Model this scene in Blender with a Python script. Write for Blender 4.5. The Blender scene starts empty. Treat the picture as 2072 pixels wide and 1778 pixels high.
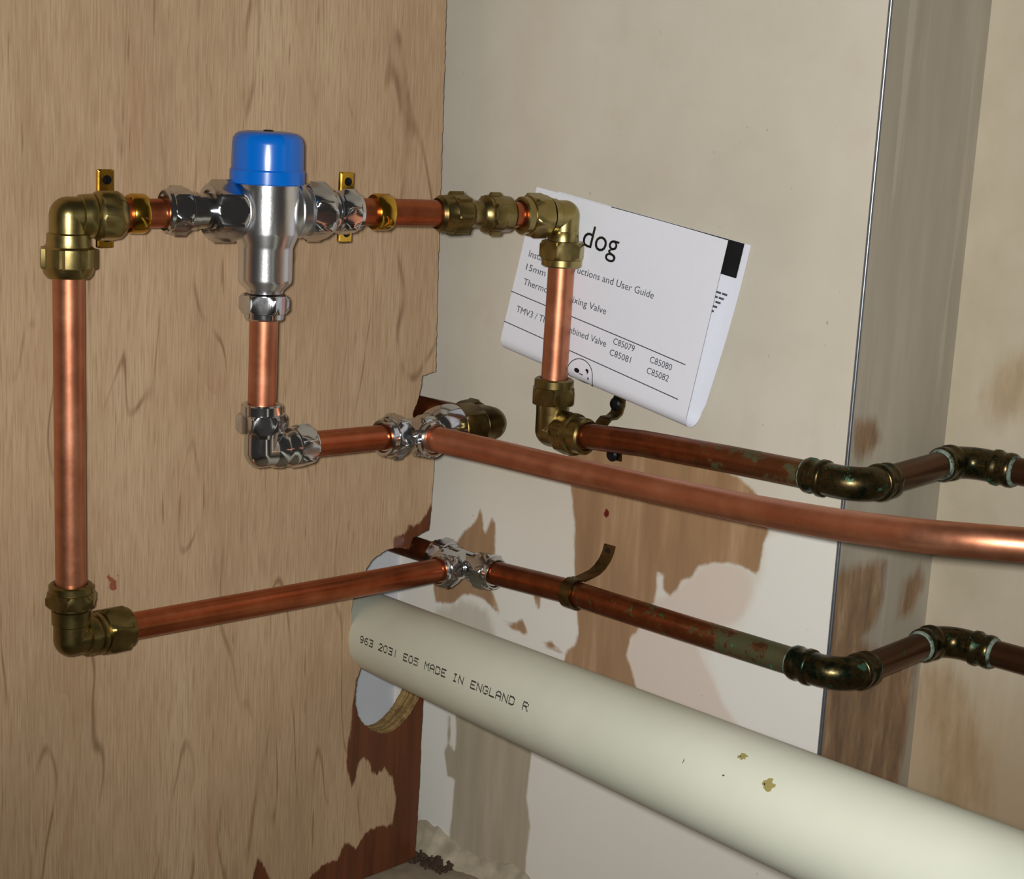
import bpy, bmesh, math, random
import numpy as np
from mathutils import Vector, Matrix, geometry

S = 0.001                                   # everything below is written in millimetres
scene = bpy.context.scene
COL = scene.collection

# ---------------------------------------------------------------- camera
YAW, PITCH, ROLL, FPX = 0.7616, 0.205, 0.0544, 3449.26
CAM = Vector((755.97, -743.99, 287.80))
fwd = Vector((-math.sin(YAW)*math.cos(PITCH), math.cos(YAW)*math.cos(PITCH), -math.sin(PITCH)))
rgt = Vector((math.cos(YAW), math.sin(YAW), 0.0))
upv = rgt.cross(fwd)
r2 = math.cos(ROLL)*rgt + math.sin(ROLL)*upv
u2 = -math.sin(ROLL)*rgt + math.cos(ROLL)*upv
cam_data = bpy.data.cameras.new('camera')
cam_data.sensor_width = 36.0
cam_data.lens = 36.0*FPX/2072.0
cam_data.clip_start = 0.01
cam = bpy.data.objects.new('camera', cam_data)
COL.objects.link(cam)
m = Matrix((r2, u2, -fwd)).transposed().to_4x4()
m.translation = CAM*S
cam.matrix_world = m
scene.camera = cam

# ---------------------------------------------------------------- world, flash, exposure
world = bpy.data.worlds.new('dim_room')
scene.world = world
world.use_nodes = True
bg = world.node_tree.nodes['Background']
bg.inputs['Color'].default_value = (1.0, 0.90, 0.80, 1)
bg.inputs['Strength'].default_value = 0.035

flash = bpy.data.lights.new('phone_flash', 'SPOT')
flash.energy = 32.0
flash.color = (1.0, 0.975, 0.94)
flash.shadow_soft_size = 0.009
flash_o = bpy.data.objects.new('phone_flash', flash)
COL.objects.link(flash_o)
flash_o.location = (CAM - 11*r2 + 9*u2)*S
flash.spot_size = math.radians(77)              # the beam of the phone's lamp fades towards its rim
flash.spot_blend = 1.0
aim = Vector((85, 0, 179))*S - flash_o.location
flash_o.rotation_euler = aim.to_track_quat('-Z', 'Y').to_euler()

scene.view_settings.view_transform = 'Standard'
scene.view_settings.look = 'None'
scene.view_settings.gamma = 1.0
scene.view_settings.use_curve_mapping = False
scene.view_settings.exposure = 0.0

# ---------------------------------------------------------------- materials
def srgb(r, g, b):
    f = lambda c: (c/255/12.92) if c/255 <= 0.04045 else ((c/255+0.055)/1.055)**2.4
    return (f(r), f(g), f(b), 1.0)

class NT:
    """small helper around a material node tree"""
    def __init__(self, name, rough=0.5, metal=0.0, color=(0.5, 0.5, 0.5, 1), spec=0.5):
        self.mat = bpy.data.materials.new(name)
        self.mat.use_nodes = True
        self.t = self.mat.node_tree
        self.b = self.t.nodes['Principled BSDF']
        self.b.inputs['Roughness'].default_value = rough
        self.b.inputs['Metallic'].default_value = metal
        self.b.inputs['Base Color'].default_value = color
        self.b.inputs['Specular IOR Level'].default_value = spec
        self.pos = None
    def n(self, kind, **kw):
        nd = self.t.nodes.new(kind)
        for k, v in kw.items():
            setattr(nd, k, v)
        return nd
    def link(self, a, b):
        self.t.links.new(a, b)
    def position(self):
        if self.pos is None:
            self.pos = self.n('ShaderNodeNewGeometry').outputs['Position']
        return self.pos
    def mapped(self, scale, loc=(0, 0, 0), rot=(0, 0, 0)):
        mp = self.n('ShaderNodeMapping')
        mp.inputs['Scale'].default_value = scale
        mp.inputs['Location'].default_value = loc
        mp.inputs['Rotation'].default_value = rot
        self.link(self.position(), mp.inputs['Vector'])
        return mp.outputs['Vector']
    def noise(self, scale=1.0, vec=None, detail=4.0, rough=0.55, dist=0.0):
        nz = self.n('ShaderNodeTexNoise')
        nz.inputs['Scale'].default_value = scale
        nz.inputs['Detail'].default_value = detail
        nz.inputs['Roughness'].default_value = rough
        nz.inputs['Distortion'].default_value = dist
        self.link(vec if vec is not None else self.position(), nz.inputs['Vector'])
        return nz.outputs['Fac']
    def ramp(self, fac, stops):
        rp = self.n('ShaderNodeValToRGB')
        el = rp.color_ramp.elements
        while len(el) < len(stops):
            el.new(0.5)
        for e, (p, c) in zip(el, stops):
            e.position = p
            e.color = c if len(c) == 4 else (*c, 1)
        self.link(fac, rp.inputs['Fac'])
        return rp.outputs['Color']
    def step(self, fac, lo, hi):
        mr = self.n('ShaderNodeMapRange')
        mr.interpolation_type = 'SMOOTHSTEP'
        mr.inputs['From Min'].default_value = lo
        mr.inputs['From Max'].default_value = hi
        self.link(fac, mr.inputs['Value'])
        return mr.outputs['Result']
    def math(self, op, a, b):
        md = self.n('ShaderNodeMath', operation=op)
        for i, v in enumerate((a, b)):
            if isinstance(v, (int, float)):
                md.inputs[i].default_value = v
            else:
                self.link(v, md.inputs[i])
        return md.outputs[0]
    def mix(self, fac, a, b, blend='MIX'):
        mx = self.n('ShaderNodeMix', data_type='RGBA', blend_type=blend)
        if isinstance(fac, (int, float)):
            mx.inputs[0].default_value = fac
        else:
            self.link(fac, mx.inputs[0])
        for i, v in ((6, a), (7, b)):
            if isinstance(v, tuple):
                mx.inputs[i].default_value = v
            else:
                self.link(v, mx.inputs[i])
        return mx.outputs[2]
    def attr(self, name):
        a = self.n('ShaderNodeAttribute')
        a.attribute_name = name
        return a.outputs['Fac']
    def stain(self, name, noise, amp, soft):
        """1 inside the stained patch: signed distance in mm, edge roughened by noise"""
        d = self.math('ADD', self.attr(name), self.math('MULTIPLY', self.math('SUBTRACT', noise, 0.5), amp))
        return self.step(d, soft, -soft)
    def color(self, sock):
        self.link(sock, self.b.inputs['Base Color'])
    def rough(self, sock):
        self.link(sock, self.b.inputs['Roughness'])
    def bump(self, h, strength=0.2, dist=0.001):
        bp = self.n('ShaderNodeBump')
        bp.inputs['Strength'].default_value = strength
        bp.inputs['Distance'].default_value = dist
        self.link(h, bp.inputs['Height'])
        self.link(bp.outputs['Normal'], self.b.inputs['Normal'])

def m_plywood():
    k = NT('plywood_face', rough=0.5, spec=0.3)
    fine = k.noise(1.0, k.mapped((1, 1000, 48)), 2, 0.5)
    fine2 = k.noise(1.0, k.mapped((1, 460, 24), (3, 5, 1)), 3, 0.6)
    broad = k.noise(1.0, k.mapped((1, 16, 4), (0, 0, 3)), 4, 0.6)
    c = k.ramp(broad, [(0.30, srgb(156, 132, 103)), (0.50, srgb(171, 145, 115)), (0.72, srgb(183, 160, 130))])
    c = k.mix(k.math('MULTIPLY', k.step(fine, 0.48, 0.68), 0.55), c, srgb(150, 122, 93))
    c = k.mix(k.math('MULTIPLY', k.step(fine, 0.46, 0.34), 0.25), c, srgb(194, 170, 140))
    c = k.mix(k.math('MULTIPLY', k.step(fine2, 0.52, 0.70), 0.35), c, srgb(144, 112, 84))
    # growth-ring contour lines of a rotary-cut veneer, drawn out along the height
    f = k.noise(1.0, k.mapped((1, 9, 2.0), (0.3, 0.8, 7.1)), 3.0, 0.45, 0.4)
    ph = k.math('FRACT', k.math('MULTIPLY', f, 11.0), 0)
    line = k.step(k.math('ABSOLUTE', k.math('SUBTRACT', ph, 0.5), 0), 0.06, 0.0)
    brk = k.noise(1.0, k.mapped((1, 40, 13), (4, 2, 0)), 3, 0.6)
    line = k.math('MULTIPLY', line, k.step(brk, 0.43, 0.64))
    c = k.mix(k.math('MULTIPLY', line, 0.68), c, srgb(106, 76, 50))
    band = k.math('MULTIPLY', k.step(ph, 0.40, 0.98), k.step(k.noise(1.0, k.mapped((1, 34, 6), (1, 1, 9)), 4), 0.48, 0.75))
    c = k.mix(k.math('MULTIPLY', band, 0.45), c, srgb(146, 106, 80))
    fleck = k.step(k.noise(1.0, k.mapped((1, 330, 26), (8, 1, 2)), 2, 0.5), 0.66, 0.76)
    c = k.mix(k.math('MULTIPLY', fleck, 0.55), c, srgb(112, 80, 54))
    nz = k.noise(1.0, k.mapped((1, 260, 55), (2, 3, 4)), 4, 0.7)
    wet = k.stain('wet', nz, 8.0, 1.0)
    wetc = k.ramp(k.noise(1.0, k.mapped((1, 110, 7)), 3), [(0.3, srgb(66, 28, 10)), (0.7, srgb(98, 48, 20))])
    c = k.mix(k.math('MULTIPLY', wet, 0.94), c, wetc)
    red = k.stain('red', k.noise(700), 3.0, 0.5)
    c = k.mix(k.math('MULTIPLY', red, 0.85), c, srgb(122, 52, 30))
    k.color(c)
    k.rough(k.math('ADD', k.math('MULTIPLY', wet, -0.10), 0.52))
    k.bump(fine, 0.2, 0.0005)
    return k.mat

def m_ply_edge():
    k = NT('plywood_edge', rough=0.8)
    lay = k.noise(1.0, k.mapped((700, 12, 12)), 2, 0.5)
    n2 = k.noise(120, None, 4)
    c = k.ramp(lay, [(0.35, srgb(118, 92, 52)), (0.6, srgb(168, 140, 90))])
    c = k.mix(k.step(n2, 0.45, 0.75), c, srgb(96, 72, 38))
    k.color(c)
    k.bump(n2, 0.6, 0.001)
    return k.mat

def m_plaster():
    k = NT('bare_plaster', rough=0.75, spec=0.25)
    a = k.noise(7, k.mapped((1, 1, 1)), 5, 0.6)
    b = k.noise(38, k.mapped((1, 1, 0.8), (1, 0, 0)), 5, 0.62)
    c = k.ramp(a, [(0.30, srgb(186, 180, 165)), (0.52, srgb(196, 190, 175)), (0.75, srgb(202, 198, 186))])
    c = k.mix(k.math('MULTIPLY', k.step(b, 0.52, 0.72), 0.45), c, srgb(190, 180, 164))
    # lower down the board is bare and greyer
    sep = k.n('ShaderNodeSeparateXYZ')
    k.link(k.position(), sep.inputs[0])
    z = k.math('ADD', sep.outputs['Z'], k.math('MULTIPLY', a, 0.12))
    c = k.mix(k.math('MULTIPLY', k.step(z, 0.16, 0.02), 0.75), c, srgb(224, 221, 214))
    w = k.noise(1.0, k.mapped((120, 1, 90)), 4, 0.6)
    wd = k.noise(1.0, k.mapped((220, 1, 90), (4, 0, 0)), 4, 0.6)
    c = k.mix(k.math('MULTIPLY', k.stain('white', w, 6, 4.0), 0.75), c, srgb(220, 221, 215))
    c = k.mix(k.math('MULTIPLY', k.stain('pink', w, 3, 2.4), 0.7), c, srgb(203, 188, 176))
    tan = k.ramp(k.noise(1.0, k.mapped((80, 1, 9)), 4), [(0.35, srgb(150, 140, 116)), (0.7, srgb(170, 158, 136))])
    c = k.mix(k.math('MULTIPLY', k.stain('tan', wd, 2.5, 1.1), 0.9), c, tan)
    c = k.mix(k.math('MULTIPLY', k.stain('olive', wd, 8, 4.0), 0.5), c, tan)
    brn = k.ramp(k.noise(1.0, k.mapped((75, 1, 9), (2, 0, 0)), 4, 0.6), [(0.30, srgb(132, 98, 62)), (0.55, srgb(150, 115, 78)), (0.82, srgb(180, 150, 118))])
    c = k.mix(k.math('MULTIPLY', k.stain('brown', wd, 3.0, 1.3), 0.93), c, brn)
    speck = k.step(k.noise(230, k.mapped((1, 1, 1), (3, 1, 2)), 2), 0.72, 0.77)
    c = k.mix(k.math('MULTIPLY', speck, 0.5), c, srgb(140, 128, 112))
    sp2 = k.stain('red', k.noise(600), 1.5, 0.5)
    c = k.mix(sp2, c, srgb(96, 20, 10))
    k.color(c)
    k.bump(b, 0.12, 0.0008)
    return k.mat

def m_return():
    k = NT('damp_skim_plaster', rough=0.6, spec=0.3)
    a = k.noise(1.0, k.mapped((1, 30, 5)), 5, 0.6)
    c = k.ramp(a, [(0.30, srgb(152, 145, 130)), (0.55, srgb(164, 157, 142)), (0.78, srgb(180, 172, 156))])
    nz = k.noise(1.0, k.mapped((1, 120, 26)), 5, 0.65)
    streak = k.step(k.noise(1.0, k.mapped((1, 75, 3.5), (0, 3, 1)), 3), 0.60, 0.70)
    c = k.mix(k.math('MULTIPLY', streak, 0.45), c, srgb(190, 180, 164))
    br = k.ramp(nz, [(0.32, srgb(104, 76, 50)), (0.55, srgb(140, 108, 76)), (0.75, srgb(178, 152, 120))])
    c = k.mix(k.math('MULTIPLY', k.stain('brown', nz, 12, 5.0), 0.85), c, br)
    k.color(c)
    k.bump(a, 0.1, 0.001)
    return k.mat

def m_recess():
    k = NT('stained_plaster', rough=0.7, spec=0.25)
    a = k.noise(16, k.mapped((1, 1, 0.8)), 5, 0.6)
    c = k.ramp(a, [(0.30, srgb(172, 162, 140)), (0.55, srgb(184, 174, 154)), (0.78, srgb(194, 184, 164))])
    nz = k.noise(1.0, k.mapped((120, 1, 26)), 5, 0.65)
    sep = k.n('ShaderNodeSeparateXYZ')
    k.link(k.position(), sep.inputs[0])
    z = k.math('ADD', sep.outputs['Z'], k.math('MULTIPLY', nz, 0.08))
    c = k.mix(k.math('MULTIPLY', k.step(z, 0.06, -0.04), 0.75), c, srgb(170, 146, 114))
    br = k.ramp(nz, [(0.32, srgb(128, 100, 64)), (0.6, srgb(160, 132, 94)), (0.8, srgb(186, 160, 124))])
    c = k.mix(k.math('MULTIPLY', k.stain('brown', nz, 14, 9.0), 0.55), c, br)
    k.color(c)
    k.bump(a, 0.12, 0.001)
    return k.mat

def m_copper(name, c0, c1, c2, rough=0.3):
    k = NT(name, rough=rough, metal=0.95)
    a = k.noise(55, None, 5, 0.65)
    c = k.ramp(a, [(0.32, c0), (0.52, c1), (0.74, c2)])
    k.color(c)
    k.rough(k.math('ADD', k.math('MULTIPLY', a, 0.22), rough-0.11))
    return k.mat

def m_old_copper():
    k = NT('tarnished_copper', rough=0.40, metal=0.85)
    a = k.noise(60, None, 5, 0.65)
    c = k.ramp(a, [(0.30, srgb(88, 46, 24)), (0.52, srgb(122, 64, 34)), (0.75, srgb(142, 82, 46))])
    sep = k.n('ShaderNodeSeparateXYZ')
    k.link(k.position(), sep.inputs[0])
    # verdigris gathers towards the soldered bends, most of all on the lower run
    near = k.step(sep.outputs['X'], 0.19, 0.27)
    low = k.step(sep.outputs['Z'], 0.06, 0.04)
    g = k.noise(60, k.mapped((1, 1, 1), (4, 1, 0)), 5, 0.7)
    amt = k.math('ADD', k.math('MULTIPLY', near, 0.07), k.math('MULTIPLY', k.math('MULTIPLY', near, low), 0.12))
    gm = k.math('MULTIPLY', k.step(k.math('ADD', g, amt), 0.58, 0.68), k.step(sep.outputs['X'], 0.305, 0.27))
    c = k.mix(k.math('MULTIPLY', near, 0.55), c, srgb(112, 80, 52))
    c = k.mix(k.math('MULTIPLY', gm, 0.8), c, srgb(66, 82, 54))
    sp = k.step(k.noise(210, k.mapped((1, 1, 1), (1, 7, 0)), 3, 0.6), 0.66, 0.70)
    sp = k.math('MULTIPLY', sp, k.math('MULTIPLY', k.step(sep.outputs['X'], 0.05, 0.2), k.math('ADD', k.math('MULTIPLY', low, 0.8), 0.15)))
    c = k.mix(sp, c, srgb(46, 140, 98))
    c = k.mix(k.math('MULTIPLY', k.step(sep.outputs['X'], 0.296, 0.306), 0.75), c, srgb(74, 52, 38))
    k.color(c)
    k.link(k.math('SUBTRACT', 0.85, k.math('MULTIPLY', gm, 0.4)), k.b.inputs['Metallic'])
    k.rough(k.math('ADD', k.math('MULTIPLY', gm, 0.25), 0.34))
    return k.mat

def m_verdigris():
    k = NT('verdigris_copper', rough=0.34, metal=0.8)
    a = k.noise(85, None, 5, 0.7)
    c = k.ramp(a, [(0.40, srgb(30, 42, 30)), (0.52, srgb(84, 70, 42)), (0.60, srgb(60, 54, 34)), (0.66, srgb(46, 92, 68)), (0.8, srgb(60, 80, 58))])
    k.color(c)
    g = k.step(a, 0.60, 0.66)
    k.link(k.math('SUBTRACT', 0.9, k.math('MULTIPLY', g, 0.5)), k.b.inputs['Metallic'])
    k.rough(k.math('ADD', k.math('MULTIPLY', g, 0.25), 0.30))
    k.bump(a, 0.3, 0.0006)
    return k.mat

def m_brass(name, c0, c1, rough):
    k = NT(name, rough=rough, metal=1.0)
    a = k.noise(90, None, 4, 0.6)
    k.color(k.ramp(a, [(0.35, c0), (0.65, c1)]))
    k.rough(k.math('ADD', k.math('MULTIPLY', a, 0.18), rough-0.09))
    return k.mat

def m_chrome(r0):
    k = NT('chrome_plate' if r0 < 0.1 else 'cast_chrome', rough=0.1, metal=1.0, color=(0.56, 0.57, 0.59, 1))
    a = k.noise(160, None, 3)
    k.rough(k.math('ADD', k.math('MULTIPLY', a, 0.10), r0))
    if r0 > 0.1:
        # turned on a lathe: the fine marks stretch highlights along the upright axis
        k.b.inputs['Roughness'].default_value = 0.30
        k.b.inputs['Base Color'].default_value = (0.72, 0.73, 0.75, 1)
        k.t.links.remove(k.b.inputs['Roughness'].links[0])
        k.b.inputs['Anisotropic'].default_value = 0.6
        cx = k.n('ShaderNodeCombineXYZ')
        cx.inputs[2].default_value = 1.0
        k.link(cx.outputs[0], k.b.inputs['Tangent'])
        k.bump(k.noise(900, None, 2), 0.12, 0.0003)
    return k.mat

def m_pvc():
    k = NT('waste_plastic', rough=0.42, spec=0.4)
    a = k.noise(14, None, 4)
    c = k.ramp(a, [(0.35, srgb(208, 213, 196)), (0.65, srgb(216, 220, 204))])
    k.color(c)
    return k.mat

def m_solder():
    k = NT('pale_solder', rough=0.6, metal=0.2)
    a = k.noise(120, None, 4, 0.7)
    k.color(k.ramp(a, [(0.42, srgb(44, 54, 42)), (0.52, srgb(112, 130, 116)), (0.7, srgb(140, 154, 142))]))
    return k.mat

def simple(name, col, rough=0.5, metal=0.0, nscale=80, var=0.88, spec=0.5):
    k = NT(name, rough=rough, metal=metal, spec=spec)
    a = k.noise(nscale, None, 3)
    d = tuple(x*var for x in col[:3])+(1.0,)
    k.color(k.ramp(a, [(0.35, d), (0.65, col)]))
    return k.mat

M = dict(
    ply=m_plywood(), edge=m_ply_edge(), plaster=m_plaster(), ret=m_return(), rec=m_recess(),
    copper=m_copper('new_copper', srgb(184, 118, 88), srgb(198, 132, 100), srgb(210, 148, 118), 0.40),
    dark=m_copper('dull_dark_reflection_copper', srgb(158, 86, 54), srgb(176, 98, 62), srgb(190, 114, 76), 0.33),  # level runs: some tarnish, plus dark room reflections put into the base colour
    old=m_old_copper(), verd=m_verdigris(),
    brass=m_brass('brass', srgb(146, 132, 82), srgb(166, 150, 98), 0.32),
    agedbrass=m_brass('aged_brass', srgb(118, 104, 62), srgb(142, 126, 80), 0.33),
    goldbrass=m_brass('lacquered_brass', srgb(186, 146, 52), srgb(212, 170, 70), 0.16),
    clipbrass=m_brass('weathered_brass', srgb(78, 66, 40), srgb(124, 106, 68), 0.36),
    chrome=m_chrome(0.09), castchrome=m_chrome(0.11), pvc=m_pvc(),
    blue=simple('blue_plastic', (0.0, 0.115, 0.50, 1), 0.22, 0, 40, 0.98),
    cream=simple('side_wall_paint', srgb(186, 190, 196), 0.8, 0, 20, 0.95),
    paper=simple('white_paper', srgb(222, 226, 236), 0.55, 0, 300, 0.985, 0.3),
    ink=simple('black_ink', srgb(12, 12, 14), 0.5),
    greyink=simple('grey_ink', srgb(74, 78, 86), 0.6),
    stencil=simple('stencil_ink', srgb(54, 54, 48), 0.6),
    galv=simple('galvanised_steel', srgb(150, 158, 168), 0.35, 0.9, 150, 0.8),
    solder=m_solder(),
    screw=simple('dark_screw', srgb(48, 50, 54), 0.35, 0.9, 200, 0.7),
    floor=simple('dusty_concrete', srgb(150, 138, 118), 0.9, 0, 60, 0.7),
    mortar=simple('mortar', srgb(178, 168, 146), 0.9, 0, 70, 0.66),
    crumb=simple('dark_crumb', srgb(70, 52, 36), 0.9, 0, 120, 0.6),
    mark=simple('yellow_scuff', srgb(160, 150, 92), 0.6, 0, 200, 0.85),
)

# ---------------------------------------------------------------- mesh helpers (mm, world space)
def frame(axis, ref=None):
    a = Vector(axis).normalized()
    r = Vector(ref) if ref else (Vector((0, 0, 1)) if abs(a.z) < 0.9 else Vector((1, 0, 0)))
    u = (r - a*r.dot(a)).normalized()
    return a, u, a.cross(u)

def lathe(bm, origin, axis, prof, seg=72, rot=0.0, lug=None):
    """prof rows: (t, r) round, or (t, r, apothem) hexagon clipped by a circle of radius r,
    or (t, r, None, lug_height) with raised lugs. Ends are closed."""
    a, u, v = frame(axis)
    o = Vector(origin)
    if any(len(row) > 3 for row in prof):
        seg = 70                                 # seven raised lugs
    rings = []
    for row in prof:
        t, r = row[0], row[1]
        ap = row[2] if len(row) > 2 else None
        lh = row[3] if len(row) > 3 else 0
        ring = []
        for i in range(seg):
            th = 2*math.pi*i/seg
            rr = r
            if ap:
                q = (math.degrees(th) % 60) - 30
                rr = min(r, ap/math.cos(math.radians(q)))
            if lh:
                if i % 10 in (0, 1):
                    rr = r + lh
            p = th + rot
            ring.append(bm.verts.new(o + a*t + (u*math.cos(p) + v*math.sin(p))*rr))
        rings.append(ring)
    for r0, r1 in zip(rings, rings[1:]):
        for i in range(seg):
            j = (i+1) % seg
            bm.faces.new((r0[i], r0[j], r1[j], r1[i]))
    bm.faces.new(list(reversed(rings[0])))
    bm.faces.new(rings[-1])

def sweep(bm, pts, radii, seg=40):
    pts = [Vector(p) for p in pts]
    if not hasattr(radii, '__len__'):
        radii = [radii]*len(pts)
    rings = []
    u = None
    for i, p in enumerate(pts):
        if i == 0: t = pts[1]-pts[0]
        elif i == len(pts)-1: t = pts[-1]-pts[-2]
        else: t = (pts[i+1]-p).normalized() + (p-pts[i-1]).normalized()
        t.normalize()
        if u is None:
            _, u, v = frame(t)
        u = (u - t*u.dot(t)).normalized()
        v = t.cross(u)
        rings.append([bm.verts.new(p + (u*math.cos(2*math.pi*k/seg)+v*math.sin(2*math.pi*k/seg))*radii[i]) for k in range(seg)])
    for r0, r1 in zip(rings, rings[1:]):
        for i in range(seg):
            j = (i+1) % seg
            bm.faces.new((r0[i], r0[j], r1[j], r1[i]))
    bm.faces.new(list(reversed(rings[0])))
    bm.faces.new(rings[-1])

def box(bm, lo, hi):
    x0, y0, z0 = lo; x1, y1, z1 = hi
    v = [bm.verts.new(p) for p in ((x0,y0,z0),(x1,y0,z0),(x1,y1,z0),(x0,y1,z0),(x0,y0,z1),(x1,y0,z1),(x1,y1,z1),(x0,y1,z1))]
    for f in ((0,3,2,1),(4,5,6,7),(0,1,5,4),(1,2,6,5),(2,3,7,6),(3,0,4,7)):
        bm.faces.new([v[i] for i in f])

def ribbon(bm, path, wdir, width, thick):
    """flat strap following path, width along wdir"""
    path = [Vector(p) for p in path]
    w = Vector(wdir).normalized()*(width/2)
    rows = []
    for i, p in enumerate(path):
        t = (path[min(i+1, len(path)-1)] - path[max(i-1, 0)]).normalized()
        n = t.cross(w.normalized()).normalized()*(thick/2)
        rows.append([bm.verts.new(p+w+n), bm.verts.new(p-w+n), bm.verts.new(p-w-n), bm.verts.new(p+w-n)])
    for a, b in zip(rows, rows[1:]):
        for i in range(4):
            j = (i+1) % 4
            bm.faces.new((a[i], a[j], b[j], b[i]))
    bm.faces.new(list(reversed(rows[0])))
    bm.faces.new(rows[-1])

def finish(name, bm, mats, parent=None, base=None, angle=32, smooth=True):
    """turn a bmesh (mm, world) into ONE linked object; child meshes are stored relative to the parent's base"""
    bmesh.ops.recalc_face_normals(bm, faces=bm.faces)
    if base is None:
        base = Vector(parent['_base']) if parent is not None else Vector((0, 0, 0))
    base = Vector(base)
    for v in bm.verts:
        v.co = (v.co - base)*S
    me = bpy.data.meshes.new(name)
    bm.to_mesh(me)
    bm.free()
    for mt in (mats if isinstance(mats, (list, tuple)) else [mats]):
        me.materials.append(mt)
    if smooth:
        me.polygons.foreach_set('use_smooth', [True]*len(me.polygons))
        me.set_sharp_from_angle(angle=math.radians(angle))
    o = bpy.data.objects.new(name, me)
    COL.objects.link(o)
    if parent is None:
        o.location = base*S
    else:
        p = parent
        pb = Vector(parent['_base'])
        o.parent = p
        o.location = (base - pb)*S
    o['_base'] = list(base)
    return o

def thing(name, base, label, cat, group=None):
    o = bpy.data.objects.new(name, None)
    o.empty_display_size = 0.01
    o.location = Vector(base)*S
    COL.objects.link(o)
    o['_base'] = list(base)
    return tag(o, label, cat, group)

def tag(o, label, cat, group=None):
    o['label'] = label
    o['category'] = cat
    if group: o['group'] = group
    return o

def arc_path(c, da, db, la, lb, bend, n=14):
    """from c+da*la, round the corner at c with radius bend, out to c+db*lb"""
    c, da, db = Vector(c), Vector(da).normalized(), Vector(db).normalized()
    pts = [c+da*la]
    ctr = c + da*bend + db*bend
    for i in range(n+1):
        th = (math.pi/2)*i/n
        pts.append(ctr - db*bend*math.cos(th) - da*bend*math.sin(th))
    pts.append(c+db*lb)
    return pts

# ---------------------------------------------------------------- setting
XB, D, CX, ZF, ZT = 287.1, 96.5, -50.7, -216.0, 720.0

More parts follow.
